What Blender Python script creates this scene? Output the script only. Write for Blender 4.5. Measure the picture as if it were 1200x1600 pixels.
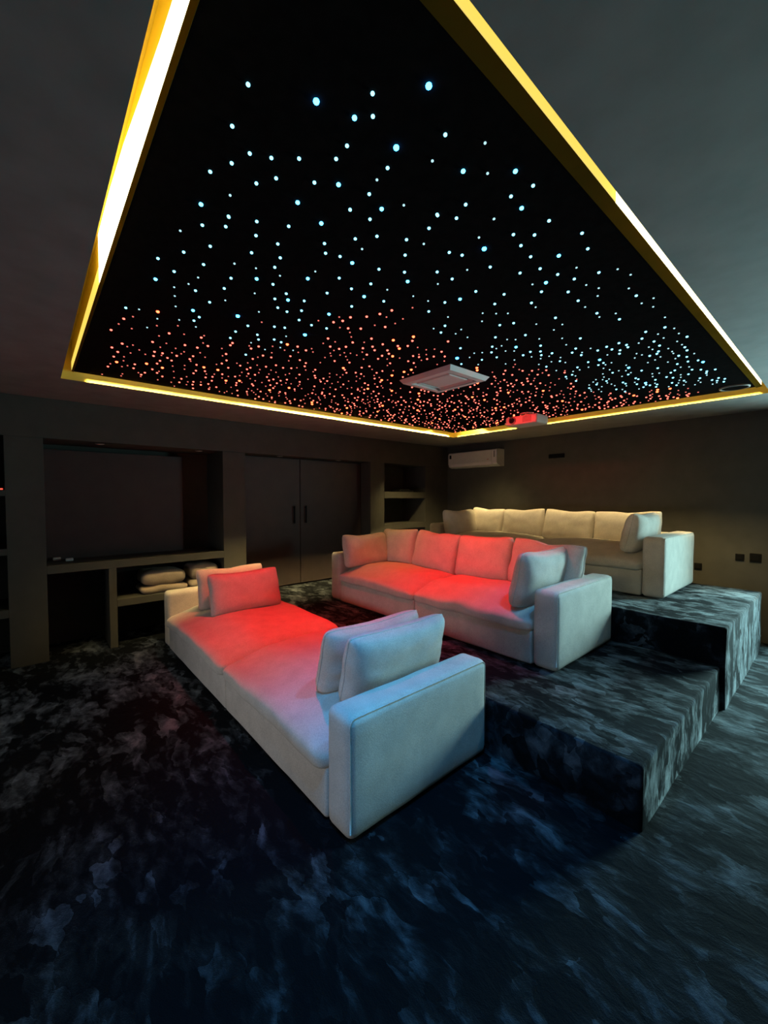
import bpy, bmesh, math, random
from mathutils import Vector, Matrix, noise

scene = bpy.context.scene
for o in list(bpy.data.objects):
    bpy.data.objects.remove(o)
COL = scene.collection

# ------------------------------------------------------------------ camera
CAM_H = 1.55
cam_data = bpy.data.cameras.new('camera')
cam = bpy.data.objects.new('camera', cam_data)
COL.objects.link(cam)
cam_data.sensor_fit = 'VERTICAL'
cam_data.sensor_height = 24.0
cam_data.lens = 24.0 * 634.0 / 1600.0
cam_data.clip_start = 0.02
cam.location = (0, 0, CAM_H)
cam.rotation_euler = Vector((-0.75430, 0.65553, -0.03625)).to_track_quat('-Z', 'Y').to_euler()
scene.camera = cam

# ------------------------------------------------------------------ world, exposure
w = bpy.data.worlds.new('world')
scene.world = w
w.use_nodes = True
w.node_tree.nodes['Background'].inputs[0].default_value = (0.02, 0.03, 0.05, 1)
w.node_tree.nodes['Background'].inputs[1].default_value = 0.0
vs = scene.view_settings
vs.view_transform = 'Standard'
vs.look = 'None'
vs.gamma = 1.0
vs.use_curve_mapping = False
vs.exposure = 0.0

# ------------------------------------------------------------------ lights of the place, with added fills
def area_light(name, loc, direction, sx, sy, energy, color, spread=180.0, up='Y'):
    l = bpy.data.lights.new(name, 'AREA')
    l.shape = 'RECTANGLE'
    l.size, l.size_y = sx, sy
    l.energy = energy
    l.color = color
    l.spread = math.radians(spread)
    o = bpy.data.objects.new(name, l)
    COL.objects.link(o)
    o.location = loc
    d = Vector(direction).normalized()
    upv = Vector({'X': (1, 0, 0), 'Y': (0, 1, 0), 'Z': (0, 0, 1)}[up])
    z = -d
    x = upv.cross(z)
    if x.length < 1e-4:
        x = Vector((1, 0, 0))
    x.normalize()
    y = z.cross(x)
    o.rotation_euler = Matrix((x, y, z)).transposed().to_euler()
    return o

def spot_light(name, loc, target, energy, color, angle, blend=1.0, radius=0.03):
    l = bpy.data.lights.new(name, 'SPOT')
    l.energy = energy
    l.color = color
    l.spot_size = math.radians(angle)
    l.spot_blend = blend
    l.shadow_soft_size = radius
    o = bpy.data.objects.new(name, l)
    COL.objects.link(o)
    o.location = loc
    o.rotation_euler = (Vector(target) - Vector(loc)).to_track_quat('-Z', 'Y').to_euler()
    return o

WARM = (1.0, 0.74, 0.30)
# daylight from the hall, coming in through the open doorway at the right end of the back wall
area_light('doorway_daylight', (0.27, 6.45, 1.25), (-0.36, -1, -0.26), 1.15, 1.9, 95, (0.52, 0.96, 0.98), 110, up='Z')
area_light('hall_light', (0.22, 6.05, 1.45), (0, -1, 0.05), 1.0, 1.4, 22, (0.62, 0.96, 0.92), up='Z')
# LED strips on the sides of the star panel, throwing light down past the cove lip
area_light('cove_led_far', (-4.001, 3.50, 2.526), (-0.42, 0, -0.91), 0.012, 2.6, 50, WARM, 50, up='Y')
area_light('cove_led_far_corner', (-4.003, 4.30, 2.526), (-0.40, 0.42, -0.82), 0.012, 1.0, 14, WARM, 60, up='Y')
area_light('cove_led_far_middle', (-4.001, 1.90, 2.526), (-0.42, 0, -0.91), 0.012, 0.6, 6, WARM, 50, up='Y')
area_light('cove_led_far_end', (-4.001, 0.98, 2.526), (-0.42, 0, -0.91), 0.012, 1.24, 5, WARM, 50, up='Y')
# added fill from an unseen low screen, to light the sofa fronts
area_light('fill_screen_glow', (-2.5, -2.055, 0.64), (0, 1, -0.10), 2.9, 0.72, 8.5, (0.92, 0.92, 0.96), 76, up='Z')
area_light('cove_led_rear', (-2.26, 4.882, 2.526), (0, 0.42, -0.91), 3.4, 0.012, 18, WARM, 56, up='Y')
area_light('cove_led_rear_corner', (-3.40, 4.884, 2.526), (-0.42, 0.42, -0.80), 1.0, 0.012, 5, WARM, 60, up='Y')
# added warm fill, not a real strip, shining across under the star panel
area_light('cove_fill_front', (-2.26, 0.21, 2.492), (0, 0.968, -0.25), 3.3, 0.03, 1.7, WARM, 30, up='Y')
# fibre optic beams among the stars, and added fill spots
RED = (1.0, 0.012, 0.014)
BLUE = (0.02, 0.42, 1.0)
for (x, y, tx, ty, e, a) in [(-3.45, 1.65, -3.6, 1.70, 165, 68), (-2.85, 2.85, -2.85, 2.9, 120, 74),
                             (-2.25, 2.95, -2.2, 2.95, 120, 72), (-2.6, 1.6, -2.65, 1.6, 135, 74)]:
    spot_light('red_star_beam', (x, y, 2.505), (tx, ty, 0.3), e, RED, a)
spot_light('amber_fill_beam', (-3.55, 3.3, 2.505), (-3.75, 3.2, 0.9), 34, (1.0, 0.42, 0.12), 62)  # amber fill spot added to warm the middle sofa's far end
spot_light('red_star_beam', (-2.5, 3.75, 2.50), (-2.5, 4.35, 2.42), 18, RED, 60, radius=0.01)  # extra red spot added to light the projector
for (x, y, tx, ty, e, a) in [(-1.3, 0.75, -1.35, 1.0, 75, 75), (-0.9, 0.55, -0.7, 0.5, 110, 85), (-1.1, 1.6, -1.2, 1.6, 70, 80),
                             (-1.0, 2.6, -0.9, 2.6, 50, 85)]:
    spot_light('blue_star_beam', (x, y, 2.505), (tx, ty, 0.3), e, BLUE, a)
for (x, y, tx, ty, tz, e, a) in [(-0.72, 3.0, -1.2, 3.1, 0.5, 9, 75), (-0.8, 3.3, -0.75, 2.7, 0.3, 35, 70)]:
    spot_light('pale_fill_beam', (x, y, 2.505), (tx, ty, tz), e, (0.50, 0.88, 1.0), a)  # pale fill added for the middle sofa's arm and the lower step

# ------------------------------------------------------------------ materials
def new_mat(name):
    m = bpy.data.materials.new(name)
    m.use_nodes = True
    nt = m.node_tree
    return m, nt, nt.nodes['Principled BSDF']

def coords(nt, scale=1.0):
    tc = nt.nodes.new('ShaderNodeTexCoord')
    mp = nt.nodes.new('ShaderNodeMapping')
    mp.inputs['Scale'].default_value = (scale, scale, scale) if not isinstance(scale, tuple) else scale
    nt.links.new(tc.outputs['Object'], mp.inputs['Vector'])
    return mp.outputs['Vector']

def world_coords(nt, scale=(1, 1, 1)):
    g = nt.nodes.new('ShaderNodeNewGeometry')
    mp = nt.nodes.new('ShaderNodeMapping')
    mp.inputs['Scale'].default_value = scale
    nt.links.new(g.outputs['Position'], mp.inputs['Vector'])
    return mp.outputs['Vector']

def noise_node(nt, vec, scale, detail=3, rough=0.5, dist=0.0):
    n = nt.nodes.new('ShaderNodeTexNoise')
    n.inputs['Scale'].default_value = scale
    n.inputs['Detail'].default_value = detail
    n.inputs['Roughness'].default_value = rough
    n.inputs['Distortion'].default_value = dist
    nt.links.new(vec, n.inputs['Vector'])
    return n.outputs['Fac']

def ramp(nt, fac, stops):
    r = nt.nodes.new('ShaderNodeValToRGB')
    cr = r.color_ramp
    while len(cr.elements) < len(stops):
        cr.elements.new(0.5)
    for e, (p, c) in zip(cr.elements, stops):
        e.position = p
        e.color = (*c, 1)
    nt.links.new(fac, r.inputs['Fac'])
    return r.outputs['Color']

def bump(nt, fac, bsdf, strength, dist=0.01):
    b = nt.nodes.new('ShaderNodeBump')
    b.inputs['Strength'].default_value = strength
    b.inputs['Distance'].default_value = dist
    nt.links.new(fac, b.inputs['Height'])
    nt.links.new(b.outputs['Normal'], bsdf.inputs['Normal'])

def paint(name, col, rough=0.7, var=0.12, nscale=6.0, bumpy=0.05):
    m, nt, b = new_mat(name)
    v = world_coords(nt)
    n = noise_node(nt, v, nscale, 4)
    lo = tuple(c * (1 - var) for c in col)
    hi = tuple(c * (1 + var) for c in col)
    nt.links.new(ramp(nt, n, [(0.3, lo), (0.7, hi)]), b.inputs['Base Color'])
    b.inputs['Roughness'].default_value = rough
    n2 = noise_node(nt, v, 160.0, 2)
    bump(nt, n2, b, bumpy, 0.002)
    return m

def plastic(name, col, rough=0.4, metallic=0.0):
    m, nt, b = new_mat(name)
    v = coords(nt)
    n = noise_node(nt, v, 20.0, 2)
    nt.links.new(ramp(nt, n, [(0.3, tuple(c * 0.94 for c in col)), (0.7, col)]), b.inputs['Base Color'])
    b.inputs['Roughness'].default_value = rough
    b.inputs['Metallic'].default_value = metallic
    return m

def emit(name, col, strength, base=(0.02, 0.02, 0.02)):
    m, nt, b = new_mat(name)
    b.inputs['Base Color'].default_value = (*base, 1)
    b.inputs['Emission Color'].default_value = (*col, 1)
    b.inputs['Emission Strength'].default_value = strength
    return m

def fabric(name, col):
    m, nt, b = new_mat(name)
    v = world_coords(nt)
    big = noise_node(nt, v, 9.0, 4, 0.6)
    fine = noise_node(nt, v, 190.0, 3, 0.7)
    mix = nt.nodes.new('ShaderNodeMath')
    mix.operation = 'MULTIPLY_ADD'
    mix.inputs[1].default_value = 0.32
    nt.links.new(big, mix.inputs[0])
    half = nt.nodes.new('ShaderNodeMath')
    half.operation = 'MULTIPLY'
    half.inputs[1].default_value = 0.68
    nt.links.new(fine, half.inputs[0])
    nt.links.new(half.outputs[0], mix.inputs[2])
    lo = tuple(c * 0.74 for c in col)
    hi = tuple(min(1, c * 1.16) for c in col)
    nt.links.new(ramp(nt, mix.outputs[0], [(0.34, lo), (0.64, hi)]), b.inputs['Base Color'])
    b.inputs['Roughness'].default_value = 0.95
    b.inputs['Specular IOR Level'].default_value = 0.15
    b.inputs['Sheen Weight'].default_value = 0.10
    b.inputs['Sheen Roughness'].default_value = 0.6
    bump(nt, mix.outputs[0], b, 0.35, 0.004)
    return m

def carpet_mat(name, sh=0.0):
    """plush dark carpet whose pile lies in brushed patches"""
    m, nt, b = new_mat(name)
    v = world_coords(nt)
    # big brush marks, oriented streaks, and small crushed tufts
    warp = nt.nodes.new('ShaderNodeTexNoise')
    warp.inputs['Scale'].default_value = 2.2
    warp.inputs['Detail'].default_value = 2
    nt.links.new(v, warp.inputs['Vector'])
    add = nt.nodes.new('ShaderNodeMixRGB')
    add.blend_type = 'ADD'
    add.inputs['Fac'].default_value = 0.16
    nt.links.new(v, add.inputs['Color1'])
    nt.links.new(warp.outputs['Color'], add.inputs['Color2'])
    st = nt.nodes.new('ShaderNodeMapping')
    st.inputs['Rotation'].default_value = (0, 0, math.radians(24))
    st.inputs['Scale'].default_value = (1.0, 1.9, 1.0)
    nt.links.new(add.outputs['Color'], st.inputs['Vector'])
    a = noise_node(nt, st.outputs['Vector'], 2.3, 3, 0.55, 0.15)
    c = noise_node(nt, st.outputs['Vector'], 9.5, 4, 0.6, 0.25)
    fine = noise_node(nt, v, 240.0, 2, 0.7)
    m1 = nt.nodes.new('ShaderNodeMath'); m1.operation = 'MULTIPLY'; m1.inputs[1].default_value = 0.55
    m2 = nt.nodes.new('ShaderNodeMath'); m2.operation = 'MULTIPLY_ADD'; m2.inputs[1].default_value = 0.45
    nt.links.new(a, m1.inputs[0])
    nt.links.new(c, m2.inputs[0]); nt.links.new(m1.outputs[0], m2.inputs[2])
    vo = nt.nodes.new('ShaderNodeTexVoronoi')
    vo.inputs['Scale'].default_value = 6.5
    vo.inputs['Randomness'].default_value = 1.0
    vmap = nt.nodes.new('ShaderNodeMixRGB'); vmap.blend_type = 'ADD'; vmap.inputs['Fac'].default_value = 0.22
    wn = nt.nodes.new('ShaderNodeTexNoise'); wn.inputs['Scale'].default_value = 7.0; wn.inputs['Detail'].default_value = 3
    nt.links.new(st.outputs['Vector'], wn.inputs['Vector'])
    nt.links.new(st.outputs['Vector'], vmap.inputs['Color1']); nt.links.new(wn.outputs['Color'], vmap.inputs['Color2'])
    nt.links.new(vmap.outputs['Color'], vo.inputs['Vector'])
    sep = nt.nodes.new('ShaderNodeSeparateColor')
    nt.links.new(vo.outputs['Color'], sep.inputs['Color'])
    m3 = nt.nodes.new('ShaderNodeMath'); m3.operation = 'MULTIPLY_ADD'; m3.inputs[1].default_value = 0.16
    nt.links.new(sep.outputs[0], m3.inputs[0]); nt.links.new(m2.outputs[0], m3.inputs[2])
    m4 = nt.nodes.new('ShaderNodeMath'); m4.operation = 'SUBTRACT'; m4.inputs[1].default_value = 0.07
    nt.links.new(m3.outputs[0], m4.inputs[0])
    f = m4.outputs[0]
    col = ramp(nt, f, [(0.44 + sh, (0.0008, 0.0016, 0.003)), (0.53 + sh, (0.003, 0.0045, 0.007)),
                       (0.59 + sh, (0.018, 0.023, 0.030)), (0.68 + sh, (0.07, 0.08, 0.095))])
    fm = nt.nodes.new('ShaderNodeMixRGB'); fm.blend_type = 'MULTIPLY'; fm.inputs['Fac'].default_value = 0.5
    nt.links.new(col, fm.inputs['Color1'])
    nt.links.new(ramp(nt, fine, [(0.3, (0.35, 0.35, 0.35)), (0.65, (1, 1, 1))]), fm.inputs['Color2'])
    nt.links.new(fm.outputs['Color'], b.inputs['Base Color'])
    b.inputs['Roughness'].default_value = 0.9
    b.inputs['Specular IOR Level'].default_value = 0.1
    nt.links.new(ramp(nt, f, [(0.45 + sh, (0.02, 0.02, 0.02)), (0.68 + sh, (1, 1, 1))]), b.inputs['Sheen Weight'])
    b.inputs['Sheen Roughness'].default_value = 0.32
    b.inputs['Sheen Tint'].default_value = (0.85, 0.95, 1.0, 1)
    mm = nt.nodes.new('ShaderNodeMath'); mm.operation = 'MULTIPLY_ADD'; mm.inputs[1].default_value = 0.12
    nt.links.new(fine, mm.inputs[0]); nt.links.new(f, mm.inputs[2])
    bump(nt, mm.outputs[0], b, 0.6, 0.03)
    return m

M = {}
M['wall'] = paint('taupe_wall_paint', (0.058, 0.056, 0.048), 0.75)
M['ceil'] = paint('grey_ceiling_paint', (0.24, 0.235, 0.23), 0.8)
M['cove'] = paint('cove_paint_strip_yellow', (0.78, 0.62, 0.11), 0.6, 0.05)  # white paint with the strips' yellow light put into the colour
M['spill'] = paint('tan_edge_spill', (0.11, 0.065, 0.008), 0.95, 0.1)  # brown of light spilling on the panel edge, put into the colour
M['spill'].node_tree.nodes['Principled BSDF'].inputs['Specular IOR Level'].default_value = 0.0
M['door'] = paint('brown_door_lacquer', (0.045, 0.033, 0.033), 0.55)
M['carpet'] = carpet_mat('crushed_plush_carpet')
M['carpet_floor'] = carpet_mat('smooth_plush_carpet', 0.035)
M['fabric'] = fabric('chenille_upholstery', (0.56, 0.52, 0.47))
M['pillow'] = fabric('chenille_cushion', (0.60, 0.55, 0.50))
M['duvet'] = fabric('cotton_duvet', (0.40, 0.32, 0.25))
M['velvet'] = paint('black_panel_velvet', (0.009, 0.008, 0.008), 0.95, 0.2, 30)
M['velvet'].node_tree.nodes['Principled BSDF'].inputs['Specular IOR Level'].default_value = 0.0
M['white'] = plastic('white_plastic', (0.62, 0.60, 0.56), 0.45)
M['ivory'] = plastic('satin_white_plastic', (0.70, 0.66, 0.64), 0.5)
M['grey'] = plastic('grey_plastic', (0.22, 0.21, 0.20), 0.5)
M['black'] = plastic('black_plastic', (0.006, 0.006, 0.0065), 0.85)
M['black'].node_tree.nodes['Principled BSDF'].inputs['Specular IOR Level'].default_value = 0.12
M['glass'] = plastic('dark_lens_glass', (0.01, 0.01, 0.015), 0.08)
M['metal'] = plastic('brushed_steel', (0.45, 0.44, 0.42), 0.35, 1.0)
M['redmark'] = plastic('red_print', (0.4, 0.03, 0.03), 0.5)
M['led'] = emit('led_strip_warm', (1.0, 0.86, 0.50), 4.0, (0.8, 0.75, 0.6))
M['led_back'] = emit('led_strip_rear', (1.0, 0.82, 0.40), 1.15, (0.8, 0.75, 0.6))
M['side_glow'] = emit('panel_side_glow', (1.0, 0.74, 0.13), 0.85, (0.8, 0.75, 0.6))  # glow given to panel sides that only reflect the hidden strip
M['screen'] = emit('fill_screen_face', (0.80, 0.80, 0.84), 0.35)
M['led_red'] = emit('red_indicator', (1.0, 0.05, 0.03), 4.0)
STAR_M = {
    (0, 0): emit('star_white_small', (0.45, 0.80, 0.90), 1.3),
    (0, 1): emit('star_pale_blue', (0.22, 0.75, 1.0), 3.6),
    (0, 2): emit('star_cyan', (0.07, 0.55, 1.0), 9.0),
    (0, 3): emit('star_deep_blue', (0.03, 0.36, 1.0), 18.0),
    (1, 0): emit('star_red_small', (1.0, 0.20, 0.15), 1.1),
    (1, 1): emit('star_red', (1.0, 0.13, 0.09), 4.0),
    (1, 2): emit('star_orange_red', (1.0, 0.09, 0.03), 9.0),
}

# ------------------------------------------------------------------ mesh helpers
def link_mesh(name, verts, faces, mats, parent=None, smooth=False, loc=None):
    me = bpy.data.meshes.new(name)
    me.from_pydata(verts, [], faces)
    me.validate()
    if not isinstance(mats, (list, tuple)):
        mats = [mats]
    for m in mats:
        me.materials.append(m)
    if smooth:
        me.polygons.foreach_set('use_smooth', [True] * len(me.polygons))
    o = bpy.data.objects.new(name, me)
    COL.objects.link(o)
    if loc is not None:
        o.location = loc
    if parent is not None:
        o.parent = parent
    return o

def bm_mesh(name, bm, mat, parent=None, smooth=False, loc=None):
    me = bpy.data.meshes.new(name)
    bmesh.ops.recalc_face_normals(bm, faces=bm.faces[:])
    bm.to_mesh(me)
    bm.free()
    me.materials.append(mat)
    if smooth:
        me.polygons.foreach_set('use_smooth', [True] * len(me.polygons))
    o = bpy.data.objects.new(name, me)
    COL.objects.link(o)
    if loc is not None:
        o.location = loc
    if parent is not None:
        o.parent = parent
    return o

def add_box(bm, lo, hi, bevel=0.0, seg=2):
    x0, y0, z0 = lo
    x1, y1, z1 = hi
    vs_ = [bm.verts.new(p) for p in [(x0, y0, z0), (x1, y0, z0), (x1, y1, z0), (x0, y1, z0),
                                     (x0, y0, z1), (x1, y0, z1), (x1, y1, z1), (x0, y1, z1)]]
    fs = [bm.faces.new([vs_[i] for i in f]) for f in
          [(0, 3, 2, 1), (4, 5, 6, 7), (0, 1, 5, 4), (1, 2, 6, 5), (2, 3, 7, 6), (3, 0, 4, 7)]]
    if bevel > 0:
        es = set()
        for f in fs:
            es.update(f.edges)
        bmesh.ops.bevel(bm, geom=list(es), offset=bevel, segments=seg, affect='EDGES', profile=0.5)

def box(name, lo, hi, mat, parent=None, bevel=0.0, seg=2):
    bm = bmesh.new()
    add_box(bm, lo, hi, bevel, seg)
    return bm_mesh(name, bm, mat, parent)

def cylinder(name, p0, p1, r, mat, parent=None, n=24, r2=None, smooth=True):
    p0, p1 = Vector(p0), Vector(p1)
    d = (p1 - p0)
    q = d.to_track_quat('Z', 'Y')
    r2 = r if r2 is None else r2
    verts, faces = [], []
    for k, (p, rr) in enumerate(((p0, r), (p1, r2))):
        for i in range(n):
            a = 2 * math.pi * i / n
            verts.append(p + q @ Vector((rr * math.cos(a), rr * math.sin(a), 0)))
    for i in range(n):
        j = (i + 1) % n
        faces.append((i, j, n + j, n + i))
    faces.append(tuple(range(n - 1, -1, -1)))
    faces.append(tuple(range(n, 2 * n)))
    return link_mesh(name, verts, faces, mat, parent)

def tube(name, pts, r, mat, parent=None, n=8, closed=False):
    pts = [Vector(p) for p in pts]
    verts, faces = [], []
    m = len(pts)
    for k, p in enumerate(pts):
        if closed:
            t = pts[(k + 1) % m] - pts[k - 1]
        else:
            t = pts[min(k + 1, m - 1)] - pts[max(k - 1, 0)]
        q = t.to_track_quat('Z', 'Y')
        for i in range(n):
            a = 2 * math.pi * i / n
            verts.append(p + q @ Vector((r * math.cos(a), r * math.sin(a), 0)))
    last = m if closed else m - 1
    for k in range(last):
        k2 = (k + 1) % m
        if closed and k2 == 0:
            # match the twist at the seam
            best, off = 1e9, 0
            for s in range(n):
                dd = (verts[k * n] - verts[s]).length
                if dd < best:
                    best, off = dd, s
        else:
            best, off = 1e9, 0
            for s in range(n):
                dd = (verts[k * n] - verts[k2 * n + s]).length
                if dd < best:
                    best, off = dd, s
        for i in range(n):
            j = (i + 1) % n
            faces.append((k * n + i, k * n + j, k2 * n + (j + off) % n, k2 * n + (i + off) % n))
    if not closed:
        faces.append(tuple(range(n - 1, -1, -1)))
        faces.append(tuple(range((m - 1) * n, m * n)))
    return link_mesh(name, verts, faces, mat, parent, True)

def axis_pts(h, r, n):
    """grid coordinates from -h to h, closely spaced within r of both ends"""
    k = 4
    edge = [h - r + r * math.sin(math.pi / 2 * i / k) for i in range(k + 1)]
    inner = [-(h - r) + 2 * (h - r) * i / n for i in range(1, n)]
    return [-e for e in reversed(edge)] + inner + edge

def soft_box(name, lo, hi, r, mat, parent=None, n=(8, 8, 4), amp=0.004, nscale=5.0, shape=None, seed=0.0):
    """rounded upholstered block on a fine grid, with faint unevenness; shape(p, h) may move points"""
    c = [(a + b) / 2 for a, b in zip(lo, hi)]
    h = [(b - a) / 2 for a, b in zip(lo, hi)]
    A = [axis_pts(h[i], r, n[i]) for i in range(3)]
    idx, verts, faces = {}, [], []
    nx, ny, nz = (len(a) for a in A)

    def vid(i, j, k):
        key = (i, j, k)
        if key not in idx:
            p = Vector((A[0][i], A[1][j], A[2][k]))
            inn = Vector([max(-(h[a] - r), min(h[a] - r, p[a])) for a in range(3)])
            d = p - inn
            m = max(abs(d.x), abs(d.y), abs(d.z))
            if m > 1e-9 and d.length > 1e-9:
                p = inn + d.normalized() * r
            if shape:
                p = shape(p, h)
            wpos = p + Vector(c) + Vector((seed, seed * 2, 0))
            nv = noise.noise_vector(wpos * nscale)
            p = p + nv * amp
            idx[key] = len(verts)
            verts.append(p + Vector(c))
        return idx[key]
    for i in range(nx - 1):
        for j in range(ny - 1):
            faces.append((vid(i, j, 0), vid(i, j + 1, 0), vid(i + 1, j + 1, 0), vid(i + 1, j, 0)))
            faces.append((vid(i, j, nz - 1), vid(i + 1, j, nz - 1), vid(i + 1, j + 1, nz - 1), vid(i, j + 1, nz - 1)))
    for i in range(nx - 1):
        for k in range(nz - 1):
            faces.append((vid(i, 0, k), vid(i + 1, 0, k), vid(i + 1, 0, k + 1), vid(i, 0, k + 1)))
            faces.append((vid(i, ny - 1, k), vid(i, ny - 1, k + 1), vid(i + 1, ny - 1, k + 1), vid(i + 1, ny - 1, k)))
    for j in range(ny - 1):
        for k in range(nz - 1):
            faces.append((vid(0, j, k), vid(0, j, k + 1), vid(0, j + 1, k + 1), vid(0, j + 1, k)))
            faces.append((vid(nx - 1, j, k), vid(nx - 1, j + 1, k), vid(nx - 1, j + 1, k + 1), vid(nx - 1, j, k + 1)))
    return link_mesh(name, verts, faces, mat, parent, True)

def tag(o, label=None, cat=None, group=None, kind=None):
    if label: o['label'] = label
    if cat: o['category'] = cat
    if group: o['group'] = group
    if kind: o['kind'] = kind
    return o

def thing(name, label, cat, loc, group=None):
    o = bpy.data.objects.new(name, None)
    o.empty_display_size = 0.1
    COL.objects.link(o)
    o.location = loc
    return tag(o, label, cat, group)

def adopt(parent, *objs):
    """parent objects that were built in world coordinates"""
    inv = Matrix.Translation(parent.location).inverted() if parent.rotation_euler[:] == (0, 0, 0) else parent.matrix_world.inverted()
    for o in objs:
        o.parent = parent
        o.matrix_parent_inverse = inv
    return objs[0]

# ================================================================== the setting
XL, XR, YF, YB, ZC = -4.93, 1.60, -2.2, 5.85, 2.47      # left wall face, right wall, front, back, ceiling
XH = 1.72
XN = -5.50                                              # back of the niches
OX0, OX1, OY0, OY1 = -4.037, -0.489, 0.194, 4.930       # cove opening
PX0, PX1, PY0, PY1 = -3.984, -0.542, 0.262, 4.862       # star panel
ZP, ZT = 2.525, 2.75                                    # panel underside, top of the recess

tag(box('floor', (XN, YF, -0.06), (XH, YB, 0.0), M['carpet_floor']), kind='structure')

def struct(o):
    o['kind'] = 'structure'
    return o

# ceiling round the cove opening
bm = bmesh.new()
S_ = 0.0205
for lo, hi in [((XN, YF, ZC), (OX0 - S_, YB, ZC + 0.06)), ((OX1 + S_, YF, ZC), (XH, YB, ZC + 0.06)),
               ((OX0 - S_, YF, ZC), (OX1 + S_, OY0 - S_, ZC + 0.06)), ((OX0 - S_, OY1 + S_, ZC), (OX1 + S_, YB, ZC + 0.06))]:
    add_box(bm, lo, hi)
for lo, hi in [((OX0 - S_, OY0 - S_, ZC), (OX0, OY1 + S_, ZC + 0.004)), ((OX1, OY0 - S_, ZC), (OX1 + S_, OY1 + S_, ZC + 0.004)),
               ((OX0, OY0 - S_, ZC), (OX1, OY0, ZC + 0.004)), ((OX0, OY1, ZC), (OX1, OY1 + S_, ZC + 0.004))]:
    add_box(bm, lo, hi)
ceiling = struct(bm_mesh('ceiling', bm, M['ceil']))
T = 0.02
for lo, hi in [((OX0 - T, OY0 - T, ZC + 0.004), (OX0, OY1 + T, ZT)), ((OX1, OY0 - T, ZC + 0.004), (OX1 + T, OY1 + T, ZT)),
               ((OX0, OY0 - T, ZC + 0.004), (OX1, OY0, ZT)), ((OX0, OY1, ZC + 0.004), (OX1, OY1 + T, ZT))]:
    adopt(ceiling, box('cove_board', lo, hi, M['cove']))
b = 0.006
for lo, hi in [((OX0, OY0, ZC - 0.001), (OX0 + b, OY1, ZC + 0.007)), ((OX0 + b, OY1 - b, ZC - 0.001), (OX1, OY1, ZC + 0.007))]:
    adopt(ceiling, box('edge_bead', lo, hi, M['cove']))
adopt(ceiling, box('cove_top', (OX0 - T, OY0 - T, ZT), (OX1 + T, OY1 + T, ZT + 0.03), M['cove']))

# back, front and right walls; an open doorway in the back wall leads to the hall
DX0, DX1, DZ = -0.33, 0.77, 2.22
bm = bmesh.new()
add_box(bm, (XN - 0.1, YB, 0), (DX0, YB + 0.12, 2.53))
add_box(bm, (DX1, YB, 0), (XH, YB + 0.12, 2.53))
add_box(bm, (DX0, YB, DZ), (DX1, YB + 0.12, 2.53))
wall_back = struct(bm_mesh('wall_back', bm, M['wall']))
for lo, hi in [((DX0 - 0.06, YB - 0.012, 0), (DX0, YB + 0.135, DZ + 0.06)), ((DX1, YB - 0.012, 0), (DX1 + 0.06, YB + 0.135, DZ + 0.06)),
               ((DX0, YB - 0.012, DZ), (DX1, YB + 0.135, DZ + 0.06))]:
    adopt(wall_back, box('door_casing', lo, hi, M['wall'], bevel=0.004))
struct(box('wall_front', (XN - 0.1, YF - 0.12, 0), (XH, YF, 2.53), M['wall']))
struct(box('wall_right', (XR, YF, 0), (XH, YB, 2.53), M['wall']))
struct(box('floor_hall', (-1.2, YB + 0.12, -0.06), (XH, 7.2, 0.0), M['carpet']))
struct(box('wall_hall', (-1.2, 7.2, 0), (XH, 7.3, 2.53), M['ceil']))

# left wall: deep niches, pillars, beam, shelves
bm = bmesh.new()
add_box(bm, (XN - 0.1, YF, 0), (XN, YB, 2.53))                       # back of the niches
add_box(bm, (XN, 5.25, 0), (XL, YB, 2.10))                           # solid end by the corner
wall_left = struct(bm_mesh('wall_left', bm, M['wall']))
adopt(wall_left, box('beam', (XN, YF, 2.10), (XL, YB, ZC), M['wall'], bevel=0.003))
for y0, y1 in [(-0.175, 0.095), (1.735, 2.010), (4.005, 4.292), (-1.75, -1.48)]:
    adopt(wall_left, box('pillar', (XN, y0, 0), (XL, y1, 2.10), M['wall'], bevel=0.003))
def shelf(y0, y1, z0, z1):
    adopt(wall_left, box('shelf', (XN, y0, z0), (XL + 0.002, y1, z1), M['wall'], bevel=0.003))
shelf(0.095, 1.735, 0.825, 0.905)
shelf(0.645, 1.735, 0.42, 0.495)
adopt(wall_left, box('divider', (XN, 0.578, 0), (XL + 0.001, 0.645, 0.825), M['wall'], bevel=0.003))
for z0, z1 in [(1.56, 1.615), (1.03, 1.09), (0.465, 0.54)]:
    shelf(-1.48, -0.175, z0, z1)
for z0, z1 in [(1.535, 1.64), (1.025, 1.11), (0.55, 0.63)]:
    shelf(4.292, 5.25, z0, z1)
adopt(wall_left, box('back_board', (XN, 0.095, 0.905), (XN + 0.14, 1.40, 2.04), M['door'], bevel=0.003))
# small recessed spots under the beam
for i, (x, y) in enumerate([(-5.08, 0.545), (-5.08, 1.51), (-5.02, 2.52), (-5.02, 3.46)]):
    s = thing('recessed_spotlight', ['unlit recessed spotlight under the beam, leftmost of the four',
              'unlit recessed spotlight under the beam, above the folded duvets',
              'unlit recessed spotlight above the left door leaf',
              'unlit recessed spotlight above the right door leaf'][i], 'spotlight', (x, y, 2.10), 'spotlights under the beam')
    adopt(s, cylinder('ring', (x, y, 2.0995), (x, y, 2.094), 0.043, M['metal'], r2=0.038))
    adopt(s, cylinder('lens', (x, y, 2.0945), (x, y, 2.0915), 0.026, M['white']))

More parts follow.
